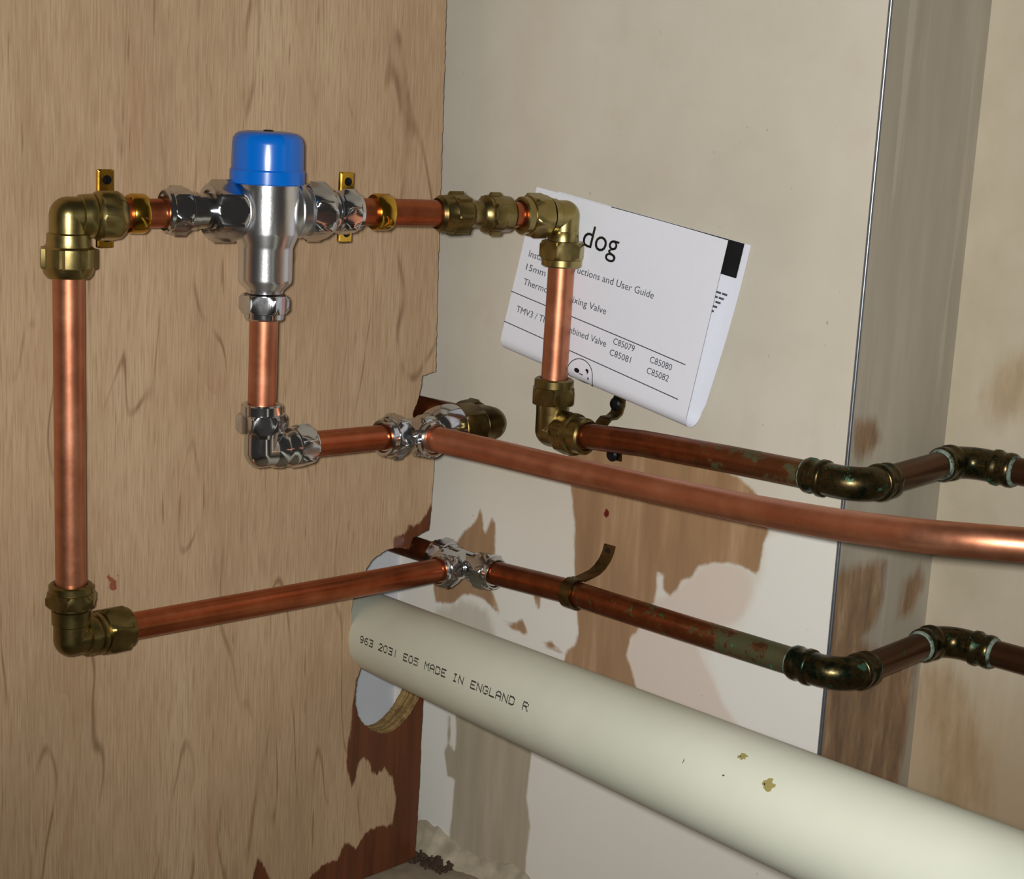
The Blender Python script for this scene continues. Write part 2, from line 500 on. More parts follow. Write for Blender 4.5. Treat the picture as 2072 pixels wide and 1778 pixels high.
POLY = dict(
    board_wet=[(-79.1,-75.9),(-80.9,-89.1),(-82.0,-110.0),(-84.1,-125.5),(-85.0,-132.8),(-79.0,-149.9),(-76.4,-143.6),(-73.6,-133.4),(-69.2,-130.9),(-65.7,-136.5),(-60.2,-147.3),(-53.7,-142.6),(-45.7,-150.5),(-42.7,-159.1),(-40.9,-169.5),(-44.0,-184.4),(-52.5,-182.9),(-60.6,-181.6),(-67.6,-183.9),(-73.9,-190.9),(-79.4,-187.2),(-84.0,-184.1),(-88.4,-195.2),(-101.3,-194.6),(-111.3,-200.1),(-121.3,-215.1),(-1.6,-254.5),(-2.2,-96.5),(-46.1,-86.8)],
    board_wet_b=[(-157.9,-193.4),(-153.0,-173.5),(-148.7,-178.7),(-142.7,-191.2),(-140.2,-199.1)],
    board_wet_c=[(-14.3,28.3),(-20.3,27.6),(-24.2,21.7),(-28.7,17.5),(-31.0,14.6),(-34.0,14.4),(-40.0,16.6),(-42.1,9.9),(-52.0,9.9),(-52.6,-2.8),(-35.7,-7.2),(-12.8,3.8)],
    board_red=[(-258.3,21.4),(-256.4,19.7),(-253.7,17.3),(-252.1,20.9),(-250.9,18.7),(-252.1,14.8),(-251.8,11.4),(-254.5,10.8),(-257.0,12.9),(-255.8,15.5),(-258.6,19.2)],
    w1=[(93.2,75.1),(97.2,54.9),(102.1,33.7),(103.9,7.4),(108.1,-19.7),(110.5,-34.1),(109.1,-41.1),(101.9,-47.4),(100.2,-56.8),(117.1,-60.5),(141.8,-62.0),(160.4,-59.6),(153.7,-44.7),(149.2,-36.5),(151.2,-25.3),(155.4,-21.1),(166.6,-0.5),(167.6,9.3),(167.5,18.4),(171.9,18.3),(172.7,9.4),(177.4,6.4),(182.0,10.8),(185.3,17.8),(192.5,21.3),(196.3,29.4),(208.1,33.7),(220.9,36.1),(229.4,35.3),(236.6,33.7),(238.8,44.3),(239.0,52.1),(241.9,59.4),(232.1,77.5),(225.8,81.1),(218.5,84.4),(204.3,87.4),(142.1,86.9)],
    w2=[(5.4,2.0),(9.2,7.5),(17.3,13.8),(19.2,18.1),(22.3,24.9),(24.9,19.4),(25.4,12.7),(28.3,9.5),(30.5,16.1),(32.7,21.7),(36.0,18.6),(37.2,2.1),(36.1,-25.6),(40.0,-31.2),(44.0,-38.3),(42.3,-38.7),(33.6,-34.7),(29.0,-32.6),(17.3,-32.6),(8.9,-35.4),(5.1,-40.4),(-1.2,-43.6),(-14.6,-46.0),(-17.2,-35.6),(-14.2,-23.1)],
    w3=[(70.8,-17.0),(78.0,-16.8),(77.9,-26.3),(75.9,-27.4)],
    w4=[(47.4,-42.6),(57.8,-41.5),(63.4,-36.8),(69.1,-43.6),(67.2,-46.4),(54.2,-45.3)],
    w5=[(82.0,-47.5),(88.9,-44.7),(94.5,-47.3),(99.6,-49.7),(85.2,-49.8)],
    t2=[(-14.7,-51.8),(10.0,-38.8),(32.7,-39.6),(40.1,-50.7),(43.0,-91.2),(0,-91)],
    t1=[(-6.0,-80.8),(43.0,-91.2),(76.8,-94.2),(78.5,-116.3),(76.0,-151.2),(80.8,-169.3),(79.1,-186.4),(78.8,-210.2),(18.5,-233.4),(16.8,-213.9),(8.9,-203.4),(10.7,-186.9),(11.3,-160.6),(4.3,-161.2),(0.4,-145.4),(3.3,-139.0),(1.6,-120.5),(4.3,-119.7),(6.1,-139.8),(11.1,-143.4),(9.7,-115.3),(-11.1,-107.2)],
    p1=[(158.1,-1.1),(174.3,4.4),(192.5,21.3),(205.4,33.0),(225.7,35.0),(232.9,30.6),(233.7,22.3),(229.9,10.0),(222.3,1.7),(202.2,-5.9),(195.8,-13.5),(203.8,-23.1),(211.8,-32.5),(220.0,-44.8),(233.1,-55.4),(155.6,-57.9),(149.2,-36.5)],
    wh=[(239.6,55.9),(249.4,62.2),(283.6,65.8),(287.0,62.6),(285.2,-64.6),(235.0,-57.7),(221.6,-44.3),(211.1,-25.4),(206.4,-13.6),(229.0,2.6),(235.6,20.0),(240.4,38.0)],
    wh2=[(-30.5,-105.9),(0.4,-117.4),(2.8,-139.1),(0.4,-145.4),(4.3,-161.2),(11.3,-160.6),(10.7,-186.9),(8.9,-203.4),(-15.8,-201.6),(-30.7,-183.6)],
    r1=[(-2.2,46.9),(11.6,47.7),(34.6,47.4),(46.0,44.2),(47.3,22.9),(42.1,10.6),(30.8,5.0),(39.5,-2.4),(61.3,-12.7),(89.5,-24.5),(88.9,-63.2),(84.8,-98.5),(-6.0,-73.6),(-5.5,-17.9)],
    r1b=[(2.7,128.1),(21.7,126.1),(28.5,114.8),(13.4,105.9),(4.5,112.3)],
    r2=[(69.0,28.9),(83.4,35.0),(90.6,25.1),(80.4,9.6),(65.2,8.2)],
    q1=[(285.1,-29.6),(295.3,-20.7),(304.7,-19.6),(315.6,-32.6),(329.4,-57.7),(340.1,-95.4),(308.6,-106.4),(300.7,-66.8),(291.8,-45.6)],
    q2=[(307.5,135.7),(314.2,153.1),(322.2,159.7),(332.8,166.6),(337.8,127.3),(323.3,127.5),(315.1,121.9)],
    spot=[(124.5,46.5),(127.5,47.5),(129,44.5),(127,41.0),(124.3,43.0)],
)

def sdf(P, names):
    """signed distance (mm, negative inside) of 2-D points to the union of the named outlines"""
    best = np.full(len(P), 60.0)
    for nm in names:
        V = np.array(POLY[nm], float)
        d2 = np.full(len(P), 1e9)
        ins = np.zeros(len(P), bool)
        for i in range(len(V)):
            a, b = V[i], V[(i+1) % len(V)]
            e = b-a
            w = P-a
            t = np.clip((w@e)/(e@e), 0, 1)
            q = w-t[:, None]*e
            d2 = np.minimum(d2, (q*q).sum(1))
            c = ((a[1] > P[:, 1]) != (b[1] > P[:, 1]))
            with np.errstate(divide='ignore', invalid='ignore'):
                xi = (b[0]-a[0])*(P[:, 1]-a[1])/(b[1]-a[1]+1e-12)+a[0]
            ins ^= c & (P[:, 0] < xi)
        d = np.sqrt(d2)
        d[ins] *= -1
        best = np.minimum(best, d)
    return np.clip(best, -60, 60)

def set_attrs(o, axes, spec):
    me = o.data
    n = len(me.vertices)
    co = np.empty(n*3)
    me.vertices.foreach_get('co', co)
    co = co.reshape(-1, 3)/S + np.array(o['_base'])
    P = co[:, axes]
    for nm, polys in spec.items():
        at = me.attributes.new(nm, 'FLOAT', 'POINT')
        at.data.foreach_set('value', sdf(P, polys).astype(np.float32))

def slab(name, mats, lo, hi, face, step=2.6):
    """a wall slab whose visible face is finely gridded; face = 'y-' or 'x+'"""
    bm = bmesh.new()
    ax = 0 if face[0] == 'y' else 1
    a0, a1, z0, z1 = lo[ax], hi[ax], lo[2], hi[2]
    na, nz = max(1, int((a1-a0)/step)), max(1, int((z1-z0)/step))
    f = lo[1] if face == 'y-' else hi[0]
    bk = hi[1] if face == 'y-' else lo[0]
    pt = (lambda a, z, w: (a, w, z)) if face[0] == 'y' else (lambda a, z, w: (w, a, z))
    g = [[bm.verts.new(pt(a0+(a1-a0)*i/na, z0+(z1-z0)*j/nz, f)) for j in range(nz+1)] for i in range(na+1)]
    for i in range(na):
        for j in range(nz):
            bm.faces.new((g[i][j], g[i+1][j], g[i+1][j+1], g[i][j+1]))
    c = [bm.verts.new(pt(a, z, bk)) for a, z in ((a0, z0), (a1, z0), (a1, z1), (a0, z1))]
    bm.faces.new(c)
    bm.faces.new([g[i][0] for i in range(na+1)]+[c[1], c[0]])
    bm.faces.new([g[i][nz] for i in range(na+1)]+[c[2], c[3]])
    bm.faces.new([g[0][j] for j in range(nz+1)]+[c[3], c[0]])
    bm.faces.new([g[na][j] for j in range(nz+1)]+[c[2], c[1]])
    o = finish(name, bm, mats, smooth=False)
    o['kind'] = 'structure'
    return o

wb = slab('wall_back', M['plaster'], (CX, 0, ZF), (XB-2.0, 14, ZT), 'y-')
set_attrs(wb, [0, 2], dict(brown=['w1', 'w2', 'w3', 'w4', 'w5'], tan=['t1'], olive=['t2'], pink=['p1'], white=['wh', 'wh2'], red=['spot']))
wb['label'] = 'cream plastered wall with brown water stains behind the pipes'
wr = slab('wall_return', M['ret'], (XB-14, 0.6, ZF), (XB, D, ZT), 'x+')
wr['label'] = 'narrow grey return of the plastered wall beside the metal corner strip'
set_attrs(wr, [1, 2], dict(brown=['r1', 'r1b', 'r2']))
wc = slab('wall_right', M['rec'], (XB-14, D, ZF), (640, D+14, ZT), 'y-')
wc['label'] = 'recessed plaster wall at the right edge'
set_attrs(wc, [0, 2], dict(brown=['q1', 'q2']))

bm = bmesh.new(); box(bm, (CX-14, -560, ZF), (CX, 14, ZT))
o = finish('wall_left', bm, M['cream'], smooth=False); o['kind'] = 'structure'
o['label'] = 'pale grey side wall seen through the round holes in the plywood'
bm = bmesh.new(); box(bm, (CX-14, -560, ZF-15), (640, D+14, ZF))
o = finish('floor', bm, M['floor'], smooth=False); o['kind'] = 'structure'

# metal angle bead on the outer corner
bm = bmesh.new()
lathe(bm, (XB-0.7, 0.3, ZF), (0, 0, 1), [(0, 1.0), (-ZF+ZT, 1.0)], seg=24)
box(bm, (XB-2.0, 0.1, ZF), (XB-0.4, 0.9, ZT))
o = finish('trim_1', bm, M['galv']); o['kind'] = 'structure'
o['label'] = 'thin galvanised corner bead on the plaster edge'

# rough mortar fillet where wall meets floor
rnd = random.Random(5)
bm = bmesh.new()
rows = []
for i in range(90):
    x = -20 + i*3.5
    h = 12 + 3*math.sin(i*0.31) + rnd.uniform(-1.5, 1.5)
    if x < 14: h += (14-x)*0.10
    y = -11 - 2.5*math.sin(i*0.23) + rnd.uniform(-1.2, 1.2)
    rows.append([bm.verts.new((x, 0.4, ZF-1)), bm.verts.new((x, 0.4, ZF+h)), bm.verts.new((x, -2.0, ZF+h-1.0)), bm.verts.new((x, y*0.5+rnd.uniform(-1, 1), ZF+h*0.42+rnd.uniform(-1, 1))), bm.verts.new((x, y, ZF+0.2)), bm.verts.new((x, y, ZF-1))])
for a, b in zip(rows, rows[1:]):
    for i in range(6):
        j = (i+1) % 6
        bm.faces.new((a[i], a[j], b[j], b[i]))
bm.faces.new(rows[0]); bm.faces.new(rows[-1])
o = finish('trim_2', bm, M['mortar'], angle=60); o['kind'] = 'structure'
o['label'] = 'rough mortar fillet along the foot of the plaster wall'

# crumbs of dark rubble at the foot of the wall
bm = bmesh.new()
for i in range(60):
    x = rnd.uniform(-6, 26); y = rnd.uniform(-26, -9) - (26-x)*0.02
    s = rnd.uniform(0.8, 3.2)
    r = bmesh.ops.create_icosphere(bm, subdivisions=1, radius=s)
    for v in r['verts']:
        v.co = Vector((v.co.x*rnd.uniform(.7, 1.6)+x, v.co.y*rnd.uniform(.7, 1.3)+y, v.co.z*rnd.uniform(.5, 1)+ZF+s*0.45))
o = finish('rubble', bm, M['crumb'], smooth=False)
tag(o, 'dark crumbs of rubble on the floor at the foot of the wall', 'rubble')
o['kind'] = 'stuff'

# ---------------------------------------------------------------- plywood board
def jag(pts, amp, step, seed):
    r = random.Random(seed)
    out = []
    for a, b in zip(pts, pts[1:]):
        a, b = Vector(a), Vector(b)
        n = max(1, int((b-a).length/step))
        nrm = Vector((-(b-a).y, (b-a).x)).normalized() if (b-a).length > 1e-6 else Vector((0, 0))
        for i in range(n):
            out.append(a.lerp(b, i/n) + nrm*(r.uniform(-amp, amp) if i else 0))
    out.append(Vector(pts[-1]))
    return out

def circ(cx, cy, rx, ry, d0, d1, n):
    return [(cx+rx*math.cos(math.radians(d0+(d1-d0)*i/n)), cy+ry*math.sin(math.radians(d0+(d1-d0)*i/n))) for i in range(n+1)]

right = [(-30.8, 715), (-28.6, 430), (-27.9, 334), (-26.8, 290), (-25.6, 220), (-24.6, 160), (-22.8, 111.0), (-34.0, 109.5), (-35.0, 102), (-37.3, 94.3), (-40.9, 86.0), (-38.5, 78), (-30, 74.5), (-21.2, 73.5), (-20.7, 54.8), (-21.3, 28), (-22.7, 9.5), (-36.1, 6.7), (-38.0, 2.0), (-39.0, -0.2)]
up_hole = [(-39.0, -0.2), (-47, 2.0), (-54.9, 2.4), (-62, 1.2), (-67.5, -1.2), (-72.5, -5.6), (-77.5, -11.4), (-82.5, -17.5), (-84.2, -24), (-85.2, -31), (-84.8, -38), (-82.8, -46), (-79.6, -54), (-77.0, -62), (-75.4, -69.5)]
lo_hole = [(-75.4, -69.5), (-78.5, -78), (-79.8, -86), (-79.4, -94), (-76.8, -102), (-72.0, -108.5), (-66, -114.2), (-59.2, -117.8), (-53, -119.6), (-47, -119.4), (-40.5, -117.2), (-35, -113.9), (-30, -109), (-25.5, -103.2), (-20.7, -96.5)]
low = [(-20.7, -96.5), (-21.3, -130), (-21.0, -160), (-21.9, -200), (-22.2, ZF+1)]
outline = jag(right, 0.35, 2.2, 1)[:-1] + jag(up_hole, 0.55, 1.2, 2)[:-1] + jag(lo_hole, 0.4, 1.2, 3)[:-1] + jag(low, 0.25, 2.5, 4)
outline += [Vector((-560, ZF+1)), Vector((-560, 715))]
nb = len(outline)
inner = []
for i in range(1, 190):
    for j in range(1, 220):
        y, z = -560+i*3.0, ZF+1+j*3.0
        if z > 425 or y > -20: continue
        inner.append(Vector((y, z)))
res = geometry.delaunay_2d_cdt([Vector((p.x, p.y)) for p in outline]+inner, [(i, (i+1) % nb) for i in range(nb)], [], 1, 1e-4)
vs, es, fs = res[0], res[1], res[2]
bm = bmesh.new()
TH = 17.0
fv = [bm.verts.new((0.0, p.x, p.y)) for p in vs]
for f in fs:
    bm.faces.new([fv[i] for i in f]).material_index = 0
bm.edges.ensure_lookup_table()
bedges = [e for e in bm.edges if len(e.link_faces) == 1]
bmap = {}
for e in bedges:
    for v in e.verts:
        if v not in bmap:
            bmap[v] = bm.verts.new((-TH, v.co.y, v.co.z))
for e in bedges:
    a, b = e.verts
    bm.faces.new((a, b, bmap[b], bmap[a])).material_index = 1
res2 = geometry.delaunay_2d_cdt([Vector((p.x, p.y)) for p in outline], [(i, (i+1) % nb) for i in range(nb)], [], 1, 1e-4)
bv = [bm.verts.new((-TH, p.x, p.y)) for p in res2[0]]
for f in res2[2]:
    bm.faces.new([bv[i] for i in f]).material_index = 1
bmesh.ops.remove_doubles(bm, verts=bm.verts, dist=0.002)
board = finish('plywood_board', bm, [M['ply'], M['edge']], smooth=False, base=(0, -250, ZF+1))
set_attrs(board, [1, 2], dict(wet=['board_wet', 'board_wet_b', 'board_wet_c'], red=['board_red']))
tag(board, 'tall tan plywood sheet with a ragged notched edge and two overlapping round holes', 'plywood board')

# ---------------------------------------------------------------- fittings
RH, RV = 7.2, 7.6          # pipe radius on level and on upright runs

def pipe(name, pts, r, mat, label, group=None, seg=40):
    pts = [Vector(p) for p in pts]
    bm = bmesh.new()
    sweep(bm, pts, r, seg)
    base = pts[0].lerp(pts[-1], 0.5)
    o = finish(name, bm, mat, base=base, angle=50)
    return tag(o, label, 'pipe', group or 'lengths of copper pipe')

def smooth_path(ctrl, n=12):
    """Catmull-Rom through the control points"""
    c = [Vector(p) for p in ctrl]
    c = [c[0]*2-c[1]] + c + [c[-1]*2-c[-2]]
    out = []
    for i in range(1, len(c)-2):
        for k in range(n):
            t = k/n
            p0, p1, p2, p3 = c[i-1], c[i], c[i+1], c[i+2]
            out.append(0.5*((2*p1)+(p2-p0)*t+(2*p0-5*p1+4*p2-p3)*t*t+(3*p1-p0-3*p2+p3)*t**3))
    out.append(c[-2])
    return out

def hexnut(s, e, rc, ap, ring_r, ring_len, back_r=None):
    """profile of a compression nut: hexagon from s, round skirt to e"""
    h = e-ring_len
    ch = 1.0
    p = [(s, ap*0.94), (s+0.3, ap*1.02, ap), (s+1.9, ap*1.2, ap), (h-1.9, ap*1.2, ap), (h-0.3, ap*1.02, ap), (h, ap*0.97), (h+0.01, ring_r), (e-0.8, ring_r), (e, ring_r-0.9), (e+0.01, 8.4), (e-1.2, 7.6)]
    return p

def lugnut(s, e, r, lug, ring_len):
    h = e-ring_len
    return [(s, r-1.2), (s+0.8, r-0.2), (s+1.0, r, None, lug), (h-0.8, r, None, lug), (h, r-0.1, None, lug*0.7), (h+0.3, r-0.3), (e-2.0, r-0.7), (e, r-2.2), (e+0.01, 8.4), (e-1.2, 7.6)]

def nut(parent, origin, axis, prof, mat, rot=0.0, name='compression_nut'):
    bm = bmesh.new()
    lathe(bm, origin, axis, prof, 72, rot)
    return finish(name, bm, mat, parent)

def elbow(label, c, da, db, body_r, bend, la, lb, mat, nuts, collars=(), group=None, cat='pipe elbow', name='compression_elbow'):
    t = thing(name, c, label, cat, group or 'compression elbows of the pipework')
    bm = bmesh.new()
    for d, l in ((da, la), (db, lb)):
        cap = [(-body_r*math.sin(math.radians(k)), max(0.02, body_r*math.cos(math.radians(k)))) for k in range(90, 0, -9)]
        lathe(bm, c, d, cap + [(0, body_r), (l, body_r)], 64)
    for axis, prof in collars:
        lathe(bm, c, axis, prof, 64)
    finish('body', bm, mat, t, angle=40)
    for axis, prof, rot in nuts:
        nut(t, c, axis, prof, mat, rot)
    return t

L0 = Vector((36.0, -303.6, 215.6))
R0 = Vector((101.4, -25.0, 216.6))
RD = Vector((R0.x-L0.x, R0.y-L0.y, 0)).normalized()
def row(t):
    f = t/286.2
    z = 215.4 + 2.9*math.sin(math.pi*min(1, f*1.0))*1.0 if f < 0.5 else 215.4 + 2.9 - (f-0.5)*2*1.6
    return Vector((L0.x+RD.x*t, L0.y+RD.y*t, z))
ROW_T = {}
X, Y, Z = Vector((1, 0, 0)), Vector((0, 1, 0)), Vector((0, 0, 1))

# --- upper left brass elbow
cEL = row(0)
elbow('brass compression elbow at the top left corner with a lugged nut pointing down', cEL, -Z, RD, 9.1, 8.5, 17, 15, M['brass'],
      [(-Z, lugnut(14.6, 29.5, 12.5, 1.6, 4.5), 0.75),
       (RD, [(12.6, 10.5), (13.2, 11.2), (14.5, 11.9), (15.2, 12.5, 11.5), (23.0, 12.5, 11.5), (25.2, 11.2), (27.0, 9.6), (27.05, 8.4), (26, 7.5)], 0.3)],
      [(-Z, [(8, 9.0), (8.8, 10.2), (13, 10.4), (14.8, 10.9)]), (RD, [(5.0, 9.0), (5.6, 10.1), (8, 10.3), (11.4, 10.5), (12.6, 9.8)])])

# --- left upright and the bottom left elbow
cBL = Vector((36.0, -302.0, 3.4))
pipe('copper_pipe', [cEL-Z*24, cBL+Z*24], RV, M['copper'], 'long upright bright copper pipe at the far left of the board')
elbow('brass compression elbow at the bottom left corner below the long upright pipe', cBL, Z, Y, 8.7, 8.5, 17, 13, M['agedbrass'],
      [(Z, hexnut(17.5, 29.0, 13.1, 11.6, 11.0, 4.2), 0.35), (Y, hexnut(17, 33.5, 12.6, 11.3, 10.5, 3.0), 0.2)],
      [(Z, [(7.6, 8.6), (8.4, 9.5), (15.4, 9.7), (16, 9.0), (17.8, 9.0)]), (Y, [(6.5, 8.6), (7.3, 10.2), (11.5, 10.5), (12.2, 9.4), (13.6, 9.4), (14.2, 10.6), (16.2, 10.8), (17.5, 10.2)])])

# --- lower tee on the old lower pipe
cT2 = Vector((37.0, -25.6, -3.6))
pipe('copper_pipe', [cBL+Y*24, (36.4, -120, -1.6), cT2-Y*15], RH, M['dark'], 'long copper pipe running level from the bottom left elbow to the lower chrome tee')
t = thing('compression_tee', cT2, 'chrome compression tee on the lower wall pipe just above the grey waste pipe', 'pipe tee', 'chrome tees of the pipework')
bm = bmesh.new()
lathe(bm, cT2, X, [(-17, 9.8), (-10, 9.8), (-9, 8.6), (9, 8.6), (10, 9.8), (17, 9.8)], 48)
lathe(bm, cT2, -Y, [(0, 8.6), (9, 8.6), (10, 9.6), (16, 9.6)], 48)
finish('body', bm, M['chrome'], t, angle=40)
for ax, s, e in ((X, 13.5, 27), (-X, 13.5, 27), (-Y, 12, 24)):
    nut(t, cT2, ax, hexnut(s, e, 11.9, 10.7, 9.9, 3.4), M['chrome'], 0.3)

# --- old lower wall pipe
pipe('copper_pipe', [(-49, -25.6, -4.2), cT2-X*15], RH, M['old'], 'short dark copper pipe stub from the plywood notch to the lower chrome tee')
E1L = Vector((311.5, -25.6, 1.8)); E2L = Vector((312.5, 70.9, 3.6))
pipe('copper_pipe', [cT2+X*15, (120, -25.6, 0.2), (200, -25.6, 0.8), E1L-X*26], RH+0.1, M['old'], 'lower tarnished wall pipe with green verdigris through the saddle clip')

def solder_elbow(label, c, da, db, la, lb, bend=15):
    t = thing('soldered_elbow', c, label, 'pipe elbow', 'green soldered bends round the wall corner')
    bm = bmesh.new()
    sweep(bm, arc_path(c, da, db, la, lb, bend), 8.5, 40)
    for d, l in ((da, la), (db, lb)):
        lathe(bm, c, d, [(l-12.5, 8.5), (l-11.5, 9.5), (l-9.0, 9.6), (l-8, 8.7), (l-4.5, 8.7), (l-3.6, 9.2), (l-1, 9.1), (l, 8.3)], 40)
    finish('body', bm, M['verd'], t, angle=50)
    for d, l in ((da, la), (db, lb)):
        bm = bmesh.new()
        lathe(bm, c, d, [(l-0.4, 8.25), (l+0.1, 8.4), (l+0.9, 8.1), (l+1.8, 7.4)], 40)
        o = finish('solder_ring', bm, M['solder'], t, angle=60)
        o['label'] = 'whitish ring of solder'
    return t

solder_elbow('green tarnished elbow of the lower pipe in front of the metal corner bead', E1L, -X, Y, 30, 25)
solder_elbow('green tarnished elbow of the lower pipe inside the recess', E2L, -Y, X, 22, 31)
pipe('copper_pipe', [E1L+Y*18, E2L-Y*16], RH, M['old'], 'short dark pipe between the two green elbows of the lower run')
pipe('copper_pipe', [E2L+X*24, E2L+X*150+Z*2], RH, M['old'], 'dark pipe leaving the lower recess elbow at the right edge')

# --- upper wall pipe
cBR = Vector((101.6, -25.3, 92.6))
E1H = Vector((311.5, -25.6, 101.6)); E2H = Vector((312.5, 70.9, 103.8))
wx = (E1H-cBR).normalized()
elbow('brass compression elbow below the instruction leaflet joining the upper wall pipe', cBR, Z, wx, 9.3, 8.0, 17, 14, M['agedbrass'],
      [(Z, hexnut(15.5, 30.6, 13.2, 11.8, 11.3, 5.0), 0.25),
       (wx, [(10, 11), (11, 12.7, 11.6), (15.5, 12.7, 11.6), (16.5, 12.2), (17.3, 12.4), (19.5, 12.0), (20, 10.6), (27, 10.4), (28.2, 9.6), (28.3, 8.4), (27, 7.4)], 0.1)],
      [(Z, [(8, 9.2), (15.8, 9.6)]), (wx, [(6, 9.2), (8, 10.4), (10.5, 10.8)])])
pipe('copper_pipe', [cBR+wx*18, (170.7, -25.6, 97.6), (230, -25.6, 100.0), E1H-X*26], RH+0.1, M['old'], 'upper tarnished wall pipe running right from the brass elbow under the leaflet')
solder_elbow('green tarnished elbow of the upper pipe in front of the metal corner bead', E1H, -X, Y, 32, 27)
solder_elbow('green tarnished elbow of the upper pipe inside the recess', E2H, -Y, X, 22, 31)
pipe('copper_pipe', [E1H+Y*18, E2H-Y*16], RH, M['old'], 'short dark pipe between the two green elbows of the upper run')
pipe('copper_pipe', [E2H+X*24, E2H+X*150+Z*4], RH, M['old'], 'dark pipe leaving the upper recess elbow at the right edge')

# --- upper right elbow and right upright
cER = row(286.6)
elbow('brass compression elbow at the right end of the valve row in front of the leaflet', cER, -RD, -Z, 8.7, 7.5, 12, 16, M['brass'],
      [(-RD, hexnut(12.6, 30.0, 12.6, 11.2, 10.4, 5.0), 0.3), (-Z, hexnut(14.2, 29.0, 13.2, 11.8, 11.6, 4.2), 0.02)],
      [(-RD, [(6, 8.6), (7, 9.6), (9.5, 9.8), (11.5, 10.6)]), (-Z, [(8.4, 8.6), (8.8, 8.9), (14.5, 9.0)])])
pipe('copper_pipe', [cER-Z*24, cBR+Z*25], RV, M['copper'], 'upright copper pipe standing in front of the instruction leaflet')

# --- brass coupling and pipes of the row
cCP = row(227)
t = thing('straight_coupling', cCP, 'brass straight coupling with two lugged nuts at the edge of the plywood', 'pipe coupling')
bm = bmesh.new()
lathe(bm, cCP, RD, [(-14, 10.4), (-6, 10.2), (-3.5, 7.8), (-2, 7.4), (2.5, 7.4), (4, 7.8), (6.5, 10.2), (14, 10.4)], 48)
finish('body', bm, M['agedbrass'], t)
nut(t, cCP, -RD, lugnut(6.0, 24.0, 10.6, 1.6, 8.0), M['agedbrass'], 0.1)
nut(t, cCP, RD, lugnut(7.5, 23.5, 10.6, 1.6, 8.0), M['agedbrass'], 0.1)
pipe('copper_pipe', [row(244), row(262)], RH, M['dark'], 'tiny copper pipe stub between the brass coupling and the upper right elbow')
pipe('copper_pipe', [row(150), row(209)], RH, M['dark'], 'copper pipe from the right side of the valve to the brass coupling')
pipe('copper_pipe', [row(22), row(54)], RH, M['dark'], 'short copper pipe between the upper left elbow and the valve')

# --- pipe brackets
def bracket(t0, length, label, spread, wide):
    c = row(t0)
    base = c - X*length
    t = thing('pipe_bracket', base, label, 'pipe bracket', 'brass pipe brackets behind the valve row')
    bm = bmesh.new()
    h = wide/2
    lathe(bm, c, RD, [(-h, 7.9), (-h, 9.2), (-h+1, 9.8), (h-1, 9.8), (h, 9.2), (h, 7.9)], 56)
    finish('ring', bm, M['goldbrass'], t)
    bm = bmesh.new()
    lathe(bm, c, -X, [(8.5, 4.5), (length-1, 4.2)], 24)
    finish('stem', bm, M['goldbrass'], t)
    # back plate: upright oblong plate with rounded ends and a raised rim
    bm = bmesh.new()
    w, hh = 4.6, spread/2
    pts = []
    for k in range(25):
        a = math.pi*k/24
        pts.append((w*max(-1, min(1, 1.25*math.cos(a))), hh-w*0.35+w*0.35*min(1, 1.25*math.sin(a))))
    for k in range(25):
        a = math.pi + math.pi*k/24
        pts.append((w*max(-1, min(1, 1.25*math.cos(a))), -hh+w*0.35+w*0.35*max(-1, 1.25*math.sin(a))))
    b0 = [bm.verts.new((base.x-1.0, base.y+p, base.z+q)) for p, q in pts]
    b1 = [bm.verts.new((base.x+0.6, base.y+p, base.z+q)) for p, q in pts]
    b2 = [bm.verts.new((base.x+1.1, base.y+p*0.86, base.z+q*0.97)) for p, q in pts]
    bm.faces.new(list(reversed(b0))); bm.faces.new(b2)
    n = len(pts)
    for A, B in ((b0, b1), (b1, b2)):
        for i in range(n):
            j = (i+1) % n
            bm.faces.new((A[i], A[j], B[j], B[i]))
    pl = finish('back_plate', bm, M['goldbrass'], t)
    for s in (1, -1):
        bm = bmesh.new()
        lathe(bm, (base.x+1.0, base.y+0.5, base.z+s*(hh-5.2)), X, [(0, 2.4), (0.6, 2.2), (0.9, 1.2)], 20)
        o = finish('screw', bm, M['screw'], pl)
    return t
bracket(34.0, 28.0, 'brass bracket ring and plate round the short pipe left of the valve', 39.0, 8.5)
bracket(168.8, 29.0, 'brass bracket ring and plate round the pipe right of the valve', 38.0, 9.5)

# --- thermostatic mixing valve
cV = row(102.8)
t = thing('mixing_valve', cV, 'chrome thermostatic mixing valve with a blue cap in the middle of the board', 'mixing valve')
zv = cV.z
bm = bmesh.new()
v = lambda z: z-zv
lathe(bm, cV, Z, [(v(176.4), 9.3), (v(178), 9.6), (v(182.0), 13.6), (v(184), 13.9), (v(199.5), 13.9), (v(201), 14.3), (v(206.5), 16.6), (v(208), 16.9), (v(224.5), 16.9), (v(226), 16.4), (v(233), 16.4), (v(234), 15)], 72)
lathe(bm, cV, -RD, [(0, 12.2), (12, 12.2), (14, 13.2), (15.0, 12.6), (18.8, 12.4), (30, 9.2)], 56)
lathe(bm, cV, RD, [(0, 12.2), (12, 12.4), (15, 12.8), (15.6, 13.6), (18.6, 13.7), (19.2, 12.2), (22, 12.2)], 56)
finish('body', bm, M['castchrome'], t, angle=38)
bm = bmesh.new()
prof = [(v(232.0), 18.4), (v(232.6), 19.0), (v(238.6), 19.0), (v(239.4), 18.4)]
lathe(bm, cV, Z, prof, 72)
